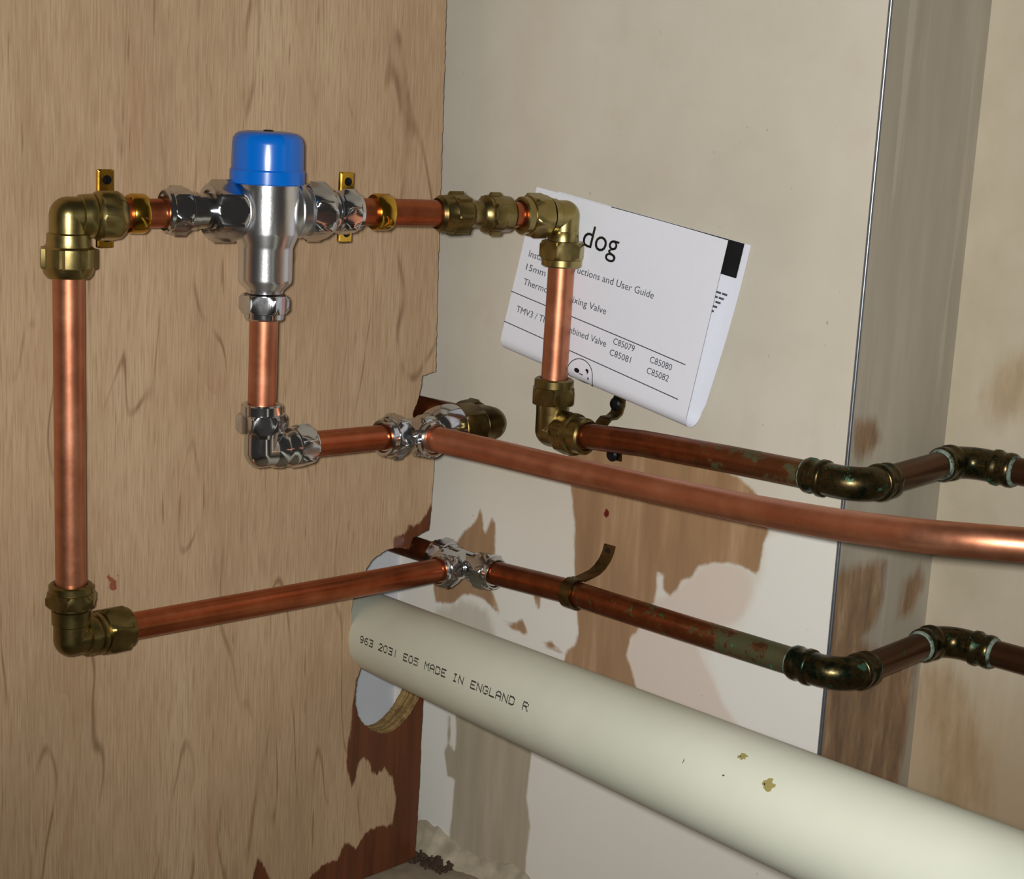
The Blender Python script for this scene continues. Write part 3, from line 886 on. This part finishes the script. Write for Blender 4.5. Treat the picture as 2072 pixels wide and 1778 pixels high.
# cap with shallow flats and rounded shoulder
a, u, w = frame(Z)
rings = []
for zz, rr in ((239.0, 18.35), (252.0, 18.1), (254.6, 17.6), (256.4, 16.4), (257.6, 14.4), (258.2, 11.0)):
    ring = []
    for i in range(96):
        th = 2*math.pi*i/96
        q = (math.degrees(th)+11) % 60
        k = rr - (0.28 if 2 < q < 58 else 0.0) - 0.25*math.sin(math.pi*max(0, min(1, (q-2)/56)))
        ring.append(bm.verts.new(Vector((cV.x, cV.y, zz)) + (u*math.cos(th)+w*math.sin(th))*k))
    rings.append(ring)
for r0, r1 in zip(rings, rings[1:]):
    for i in range(96):
        j = (i+1) % 96
        bm.faces.new((r0[i], r0[j], r1[j], r1[i]))
bm.faces.new(list(reversed(rings[0]))); bm.faces.new(rings[-1])
cap = finish('cap', bm, M['blue'], t, angle=30)
cap['label'] = 'blue plastic cap'
bm = bmesh.new()
lathe(bm, (cV.x, cV.y, 257.9), Z, [(0, 2.8), (0.9, 2.5), (1.1, 1.5)], 24)
finish('cap_screw', bm, M['screw'], cap)
# union nuts, tail pieces, compression nuts
nut(t, cV, -RD, [(14.0, 12.4), (15.0, 13.6), (16.0, 14.2, 13.7), (18, 16.5, 13.7), (29.2, 16.5, 13.7), (30.8, 14.0, 13.7), (31.8, 13.2), (31.85, 10.6), (30.4, 10.0)], M['chrome'], 0.1, 'union_nut')
nut(t, cV, RD, [(21.4, 13.0), (21.8, 14.0, 13.7), (23.4, 16.5, 13.7), (31.2, 16.5, 13.7), (32.8, 14.0, 13.7), (35.4, 12.0), (35.6, 10.4)], M['chrome'], 0.1, 'union_nut')
bm = bmesh.new(); lathe(bm, cV, -RD, [(28, 8.8), (38, 8.8), (38.4, 9.6), (41.6, 9.6), (42, 10.2), (46, 10.2)], 48); finish('tail_piece', bm, M['chrome'], t)
bm = bmesh.new(); lathe(bm, cV, RD, [(30, 10.4), (36, 10.4), (38.0, 10.2), (39.0, 9.4), (46, 9.4)], 48); finish('tail_piece', bm, M['chrome'], t)
nut(t, cV, -RD, hexnut(43.0, 55.0, 12.4, 11.0, 10.8, 2.6), M['chrome'], 0.25)
nut(t, cV, RD, [(38.4, 10.0), (38.8, 11.0), (40.0, 11.0), (40.4, 10.2), (41.0, 11.0, 10.9), (42.4, 13, 10.9), (48, 13, 10.9), (49.6, 11.0, 10.9), (50.2, 10.2), (52.2, 9.6), (52.3, 8.2), (51, 7.4)], M['chrome'], 0.25)
nut(t, cV, -Z, hexnut(zv-175.6, zv-162.6, 12.4, 11.4, 10.2, 3.4), M['chrome'], 0.18)

# --- middle drop and its chrome elbow
cM = Vector((cV.x, cV.y, 93.0))
pipe('copper_pipe', [(cV.x, cV.y, 168), cM+Z*19], RV-0.2, M['copper'], 'short upright copper pipe below the mixing valve')
elbow('chrome compression elbow at the foot of the pipe below the valve', cM, Z, Y, 8.8, 9.0, 12, 12, M['chrome'],
      [(Z, hexnut(10.5, 25.5, 13.2, 11.8, 10.9, 5.2), 0.05), (Y, hexnut(20.5, 33.5, 11.8, 10.6, 9.8, 2.0), 0.1)],
      [(Z, [(8, 8.8), (11, 9.4)]), (Y, [(6, 8.8), (8.5, 10.0), (12, 10.4), (13, 9.2), (15.5, 9.3), (17, 10.2), (20, 10.4), (21, 9.6)])])

# --- upper chrome tee, brass elbow behind it
cT1 = Vector((57.5, -95.0, 90.0))
pipe('copper_pipe', [cM+Y*26, cT1-Y*12], RH-0.1, M['dark'], 'copper pipe from the chrome elbow below the valve to the upper chrome tee')
t = thing('compression_tee', cT1, 'chrome compression tee where the big curved pipe begins at the plywood edge', 'pipe tee', 'chrome tees of the pipework')
bm = bmesh.new()
lathe(bm, cT1, Y, [(-13, 9.8), (-8, 9.6), (-5.5, 8.9), (6, 8.9), (9, 10.2), (26, 10.4)], 48)
lathe(bm, cT1, X, [(0, 8.8), (6, 9.0), (13, 9.8)], 48)
finish('body', bm, M['chrome'], t, angle=40)
nut(t, cT1, -Y, hexnut(8.5, 22.0, 12.9, 11.5, 10.8, 4.5), M['chrome'], 0.3)
nut(t, cT1, X, hexnut(8.5, 20.5, 12.2, 11.0, 10.4, 4.2), M['chrome'], 0.3)
bm = bmesh.new(); lathe(bm, cT1+Z*1.2, Y, [(14, 9.6), (17, 11.4), (21, 12.6), (30, 13.2), (33.0, 12.8), (33.8, 11.0)], 64); finish('compression_nut', bm, M['chrome'], t)

cB = Vector((53.0, -27.0, 88.4))
elbow('dull brass elbow behind the upper chrome tee on the old wall pipe', cB, -X, -Y, 10.0, 7.0, 12, 12, M['clipbrass'],
      [(-X, hexnut(11, 25, 11.8, 10.6, 9.9, 3.4), 0.2), (-Y, [(11.6, 11.0), (12.0, 12.4, 12.2), (14.0, 15, 12.2), (27, 15, 12.2), (29.0, 12.5, 12.2), (29.6, 11.6), (31, 12.9), (32.5, 13.0), (33.5, 12.2)], 0.2)],
      [(-Y, [(2, 10.0), (2.5, 11.0), (10.5, 11.2), (12.0, 10.0)])])
pipe('copper_pipe', [(-49, -25.8, 86.6), cB-X*14], RH, M['old'], 'short dark copper pipe stub from the plywood notch behind the upper chrome tee')

# --- big curved new pipe
big = [cT1+X*10, (80.5, -93.6, 90.4), (114.6, -85.6, 89.0), (163.8, -78.0, 87.6), (213.0, -75.0, 88.2), (255.1, -79.5, 90.8), (297.9, -89.0, 95.3), (354.8, -109.0, 104.0), (386.5, -120.0, 109.6), (406.4, -125.0, 112.9), (433.2, -120.5, 115.8), (464.0, -104.0, 117.2), (500.0, -80.0, 118.5)]
pipe('copper_pipe', smooth_path(big, 10), RH+0.05, M['copper'], 'big bright bent copper pipe sweeping from the upper tee to the right edge', seg=56)

# --- saddle clips on the wall
t = thing('saddle_clip', (127, -2, 20), 'weathered brass saddle clip strapped round the lower wall pipe', 'pipe clip', 'brass saddle clips on the plaster wall')
path = [(-1.2, 26.5), (-1.6, 22), (-3.2, 17.5), (-6.5, 13.5), (-10.5, 11.0), (-15, 10.0)]
for k in range(19):
    a = math.radians(62 + 240*k/18)
    path.append((-25.6+8.7*math.cos(a), 0.4+8.7*math.sin(a)))
path += [(-17, -7.2), (-12, -7.4)]
bm = bmesh.new()
ribbon(bm, [(127.5+(0.16*(p[1]) if p[1] > 9 else 0.0), p[0], p[1]) for p in path], (1, 0, 0), 8.0, 1.3)
st = finish('strap', bm, M['clipbrass'], t, angle=45)
bm = bmesh.new(); lathe(bm, (131, -1.9, 22.5), -Y, [(0, 2.3), (0.4, 2.2), (0.5, 1.2)], 20); o = finish('screw_hole', bm, M['ink'], t); o['label'] = 'dark empty screw hole'

t = thing('saddle_clip', (128, -2, 96), 'dark brass saddle clip on the wall behind the upper pipe below the leaflet', 'pipe clip', 'brass saddle clips on the plaster wall')
path = [(-1.0, 115), (-1.2, 110), (-3.0, 105.5), (-7, 103.5), (-12, 103.6), (-15.5, 101), (-16.6, 96), (-15.5, 91), (-12, 88.5), (-7, 87.8), (-3, 86.0), (-1.2, 82), (-1.0, 77.5)]
bm = bmesh.new()
ribbon(bm, [(131.5, p[0], p[1]) for p in path], (1, 0, 0), 8.5, 1.3)
finish('strap', bm, M['clipbrass'], t, angle=45)
for z in (110.6, 80.6):
    bm = bmesh.new()
    lathe(bm, (130.0, -1.6, z), -Y, [(0, 4.0), (1.6, 3.9), (2.8, 2.9), (3.2, 1.4)], 24)
    finish('screw', bm, M['screw'], t)

# ---------------------------------------------------------------- grey waste pipe with its printing
WA, WB = Vector((0, -61, -52.0)), Vector((400, -201.6, 11.6))
wd = (WB-WA).normalized()
WR = 24.0
e1 = wd.cross(Z).normalized()
e2 = e1.cross(wd)
t0, t1 = -46.0, 700.0
wt = thing('waste_pipe', WA, 'thick pale grey plastic waste pipe slanting out of the hole in the plywood', 'waste pipe')
bm = bmesh.new()
sweep(bm, [WA+wd*(t0+(t1-t0)*i/20) for i in range(21)], WR, 96)
finish('body', bm, M['pvc'], wt, angle=50)
def on_pipe(t, deg, lift=0.06):
    a = math.radians(deg)
    return WA + wd*t + (e1*math.cos(a)+e2*math.sin(a))*(WR+lift)
STROKES = {
 '0': [[(0,1),(0,5),(1,6),(3,6),(4,5),(4,1),(3,0),(1,0),(0,1)]],
 '1': [[(2,0),(2,6)]],
 '2': [[(0,5),(1,6),(3,6),(4,5),(4,4),(0,0),(4,0)]],
 '3': [[(0,6),(4,6),(4,0),(0,0)],[(1.4,3.1),(4,3.1)]],
 '5': [[(4,6),(0,6),(0,3.5),(3,3.5),(4,2.7),(4,.8),(3,0),(0,0)]],
 '6': [[(3.6,6),(1,5.6),(0,4),(0,1),(1,0),(3,0),(4,1),(4,2.2),(3,3.2),(0,3.0)]],
 '9': [[(4,3),(1,2.8),(0,3.8),(0,5),(1,6),(3,6),(4,5),(4,2),(3,.4),(1,0)]],
 'E': [[(4,6),(0,6),(0,0),(4,0)],[(0,3.1),(3,3.1)]],
 'M': [[(0,0),(0,6),(2,3.4),(4,6),(4,0)]],
 'A': [[(0,0),(0,4.6),(1.2,6),(2.8,6),(4,4.6),(4,0)],[(0,2.6),(4,2.6)]],
 'D': [[(0,0),(0,6),(2.8,6),(4,4.8),(4,1.2),(2.8,0),(0,0)]],
 'I': [[(1,6),(3,6)],[(2,6),(2,0)],[(1,0),(3,0)]],
 'N': [[(0,0),(0,6),(4,0),(4,6)]],
 'G': [[(4,5),(3,6),(1,6),(0,5),(0,1),(1,0),(3,0),(4,1),(4,2.8),(2.4,2.8)]],
 'L': [[(0,6),(0,0),(4,0)]],
 'R': [[(0,0),(0,6),(3,6),(4,5),(4,4),(3,3),(0,3)],[(2,3),(4,0)]],
}
bm = bmesh.new()
txt = '963 2031 E05 MADE IN ENGLAND R'
dot = random.Random(3)
for k, chx in enumerate(txt):
    if chx == ' ': continue
    tc = 27.2 + k*7.46
    ang = 4.8 + (tc-27.2)*0.031
    for st_ in STROKES[chx]:
        q = [Vector((tc + (x-0.0)*1.28, ang + y*1.46)) for x, y in st_]
        for a, b in zip(q, q[1:]):
            n = max(1, int((Vector(((b-a).x, (b-a).y*WR*math.pi/180))).length/0.8))
            for i in range(n+1):
                p = a.lerp(b, i/n)
                s = 0.42
                da = s/(WR*math.pi/180)
                vv = [bm.verts.new(on_pipe(p.x+dx*s, p.y+dy*da)) for dx, dy in ((-1,-1),(1,-1),(1,1),(-1,1))]
                bm.faces.new(vv)
pr = finish('printed_text', bm, M['stencil'], wt, smooth=False)
pr['label'] = 'dark stencilled letters reading 963 2031 E05 MADE IN ENGLAND R'
def scuff(t, deg, sx, sy, seed, mat, nm):
    r = random.Random(seed)
    bm = bmesh.new()
    c = bm.verts.new(on_pipe(t, deg, 0.09))
    ring = []
    for i in range(18):
        th = 2*math.pi*i/18
        k = r.uniform(0.55, 1.1)
        ring.append(bm.verts.new(on_pipe(t+sx*k*math.cos(th), deg+sy*k*math.sin(th), 0.05)))
    for i in range(18):
        bm.faces.new((c, ring[i], ring[(i+1) % 18]))
    o = finish(nm, bm, mat, wt, smooth=False)
    return o

for args in ((419, 56, 3.2, 5, 1, M['mark']), (444, 39.5, 4.2, 7, 2, M['mark'])):
    o = scuff(*args, 'scuff_mark'); o['label'] = 'yellowish scuff on the waste pipe'
for args in ((418, 55.6, 1.0, 1.8, 3, M['crumb']), (442, 38.6, 1.0, 1.8, 4, M['crumb']), (416, 31, 0.8, 1.0, 5, M['crumb']), (387, 29, 0.3, 3.5, 6, M['crumb'])):
    scuff(*args, 'dirt_spot')

# ---------------------------------------------------------------- folded instruction leaflet
TL, TR, BR, BL = (Vector(p) for p in ((70.2, -15.5, 230.4), (210.6, -15.5, 213.4), (191.6, -16.0, 112.5), (47.4, -16.0, 135.9)))
lf = thing('instruction_leaflet', (124, -10, 118), 'white folded instruction leaflet tucked behind the right upright pipe', 'leaflet')
def page(u, v):
    """front page: u left to right, v top to bottom"""
    p = (TL.lerp(TR, u)).lerp(BL.lerp(BR, u), v)
    p.y += 1.6*math.sin(math.pi*u)*(1-v)*0.8 - 0.6*math.sin(2*math.pi*u)*(1-v)
    return p
down = ((BL-TL)+(BR-TR)).normalized()
BL -= down*3.6
BR -= down*3.6
prof = []
NV = 20
GAP = 6.8
def sheet_pt(u, s):
    """s 0..1 front page downwards, 1..2 round the fold, 2..3 up the back page"""
    if s <= 1: return page(u, s)
    b = page(u, 1.0)
    if s <= 2:
        a = math.pi*(s-1)
        return b + Vector((0, GAP*(1-math.cos(a)), 0)) + down*(GAP*1.15*math.sin(a))
    k = s-2
    p = page(u, 1-k)
    wob = 0.5*math.sin(3.0*k)
    sh = Vector((1.0+5.5*math.sin(k*1.5), 2*GAP-k*1.0+wob, -2.2*k))
    p.y = b.y
    return p + sh
bm = bmesh.new()
NU = 24
ss = [i/18 for i in range(19)] + [1+i/14 for i in range(1, 15)] + [2+i/18 for i in range(1, 19)]
g = [[bm.verts.new(sheet_pt(i/NU, s)) for s in ss] for i in range(NU+1)]
for i in range(NU):
    for j in range(len(ss)-1):
        bm.faces.new((g[i][j], g[i+1][j], g[i+1][j+1], g[i][j+1]))
bmesh.ops.recalc_face_normals(bm, faces=bm.faces)
ret = bmesh.ops.solidify(bm, geom=bm.faces[:], thickness=0.4)
finish('sheet', bm, M['paper'], lf, angle=50)

# inverse of the page map so that print can be laid on by its place on the page
def uv_of(x, z):
    u = v = 0.5
    for _ in range(20):
        p = (TL.lerp(TR, u)).lerp(BL.lerp(BR, u), v)
        du = TR.lerp(BR, v)-TL.lerp(BL, v)
        dv = BL.lerp(BR, u)-TL.lerp(TR, u)
        a, b, c, d = du.x, dv.x, du.z, dv.z
        det = a*d-b*c
        ex, ez = x-p.x, z-p.z
        u += (ex*d-b*ez)/det
        v += (a*ez-c*ex)/det
    return u, v
def on_page(u, v, lift=0.25):
    if v > 1.0:                                  # print that runs round the fold
        a = math.pi*min(1.0, (v-1.0)*PH/(math.pi*GAP*1.07))
        return sheet_pt(u, 1.0 + a/math.pi) + Vector((0, -lift*math.cos(a), 0)) + down*(lift*1.6*math.sin(a))
    return page(u, v) + Vector((0, -lift, 0))
PW, PH = 141.4, 98.0
def text_part(string, x0, z0, cap, width, name='printed_text', mat='ink', slant=0.0):
    """string with its baseline starting at page point x0,z0; cap height and overall width in mm"""
    cu = bpy.data.curves.new('tmp_text', 'FONT')
    cu.body = string
    cu.resolution_u = 3
    ob = bpy.data.objects.new('tmp_text', cu)
    COL.objects.link(ob)
    dg = bpy.context.evaluated_depsgraph_get()
    me = bpy.data.meshes.new_from_object(ob.evaluated_get(dg))
    bpy.data.objects.remove(ob); bpy.data.curves.remove(cu)
    bm = bmesh.new(); bm.from_mesh(me); bpy.data.meshes.remove(me)
    xs = [v.co.x for v in bm.verts]
    lo, hi = min(xs), max(xs)
    u0, v0 = uv_of(x0, z0)
    for v in bm.verts:
        fx = (v.co.x-lo)/(hi-lo)*width
        fy = v.co.y/0.69*cap
        v.co = on_page(u0+(fx+slant*fy)/PW, v0-fy/PH)
    o = finish(name, bm, M[mat], lf, smooth=False)
    o['label'] = 'printed words ' + string
    return o
text_part('dog', 107.6, 200.2, 13.2, 26.0)
text_part('Installation Instructions and User Guide', 67.0, 189.6, 4.1, 95.0, mat='greyink')
text_part('15mm', 65.4, 181.6, 4.1, 15.5, mat='greyink')
text_part('Thermostatic Mixing Valve', 64.0, 172.8, 4.1, 64.5, mat='greyink')
text_part('TMV3 / TMV2 Combined Valve', 59.4, 156.0, 4.1, 70.5, mat='greyink')
for s, x, z in (('C85079', 136.0, 147.6), ('C85081', 134.0, 141.0), ('C85080', 163.6, 141.2), ('C85082', 162.0, 134.8)):
    text_part(s, x, z, 3.7, 15.6, mat='greyink')
def rule(xa, za, xb, zb, name='printed_rule', w=0.3):
    ua, va = uv_of(xa, za); ub, vb = uv_of(xb, zb)
    bm = bmesh.new()
    n = 30
    A = [bm.verts.new(on_page(ua+(ub-ua)*i/n, va+(vb-va)*i/n-w/PH)) for i in range(n+1)]
    B = [bm.verts.new(on_page(ua+(ub-ua)*i/n, va+(vb-va)*i/n+w/PH)) for i in range(n+1)]
    for i in range(n):
        bm.faces.new((A[i], A[i+1], B[i+1], B[i]))
    return finish(name, bm, M['greyink'], lf, smooth=False)
rule(54.6, 167.6, 189.0, 143.6)
rule(50.2, 149.0, 185.8, 123.9)
# round emblem near the fold, partly behind the pipe
uc, vc = uv_of(112.8, 126.2)
bm = bmesh.new()
for rr in (9.6,):
    A = [bm.verts.new(on_page(uc+(rr+0.25)*math.cos(a)/PW, vc+(rr+0.25)*math.sin(a)/PH)) for a in [2*math.pi*i/48 for i in range(48)]]
    B = [bm.verts.new(on_page(uc+(rr-0.25)*math.cos(a)/PW, vc+(rr-0.25)*math.sin(a)/PH)) for a in [2*math.pi*i/48 for i in range(48)]]
    for i in range(48):
        j = (i+1) % 48
        try: bm.faces.new((A[i], A[j], B[j], B[i]))
        except ValueError: pass
def blob(cu_, cv_, pts):
    f = [bm.verts.new(on_page(uc+(cu_+x)/PW, vc+(cv_+y)/PH)) for x, y in pts]
    bm.faces.new(f)
blob(-2.6, -2.0, [(2.0*math.cos(a), 1.3*math.sin(a)) for a in [2*math.pi*i/14 for i in range(14)]])
blob(0.6, -0.9, [(-1.2, -0.25), (1.6, -0.25), (1.6, 0.3), (-1.2, 0.3)])
blob(4.6, -2.0, [(-0.8, -3.2), (0.9, -3.0), (2.2, 2.6), (1.3, 2.8), (0.0, -1.6), (-1.2, -1.9)])
blob(1.8, 4.6, [(-3.4, -0.5), (3.4, -0.9), (3.4, 0.2), (-3.4, 0.5)])
em = finish('printed_emblem', bm, M['ink'], lf, smooth=False)
em['label'] = 'small round emblem in thin black outline'
# black band at the top of the back page and small print below it
bm = bmesh.new()
def back_pt(u, s, lift=0.3):
    return sheet_pt(u, s) + Vector((0, -lift-0.9, 0))
n = 16
for (ua, ub, sa, sb) in ((0.30, 0.975, 2.80, 3.0),):
    G = [[bm.verts.new(back_pt(ua+(ub-ua)*i/n, sa+(sb-sa)*j/4)) for j in range(5)] for i in range(n+1)]
    for i in range(n):
        for j in range(4):
            bm.faces.new((G[i][j], G[i+1][j], G[i+1][j+1], G[i][j+1]))
bd = finish('black_band', bm, M['ink'], lf, smooth=False)
bd['label'] = 'black header band on the back page'
bm = bmesh.new()
for k in range(5):
    s0 = 2.70 - k*0.028
    for (ua, ub) in ((0.885, 0.925), (0.93, 0.955)):
        q = [back_pt(ua-0.01*k, s0), back_pt(ub-0.01*k, s0), back_pt(ub-0.01*k, s0-0.012), back_pt(ua-0.01*k, s0-0.012)]
        bm.faces.new([bm.verts.new(p) for p in q])
sp = finish('small_print', bm, M['greyink'], lf, smooth=False)

for o in bpy.data.objects:
    if '_base' in o.keys():
        del o['_base']
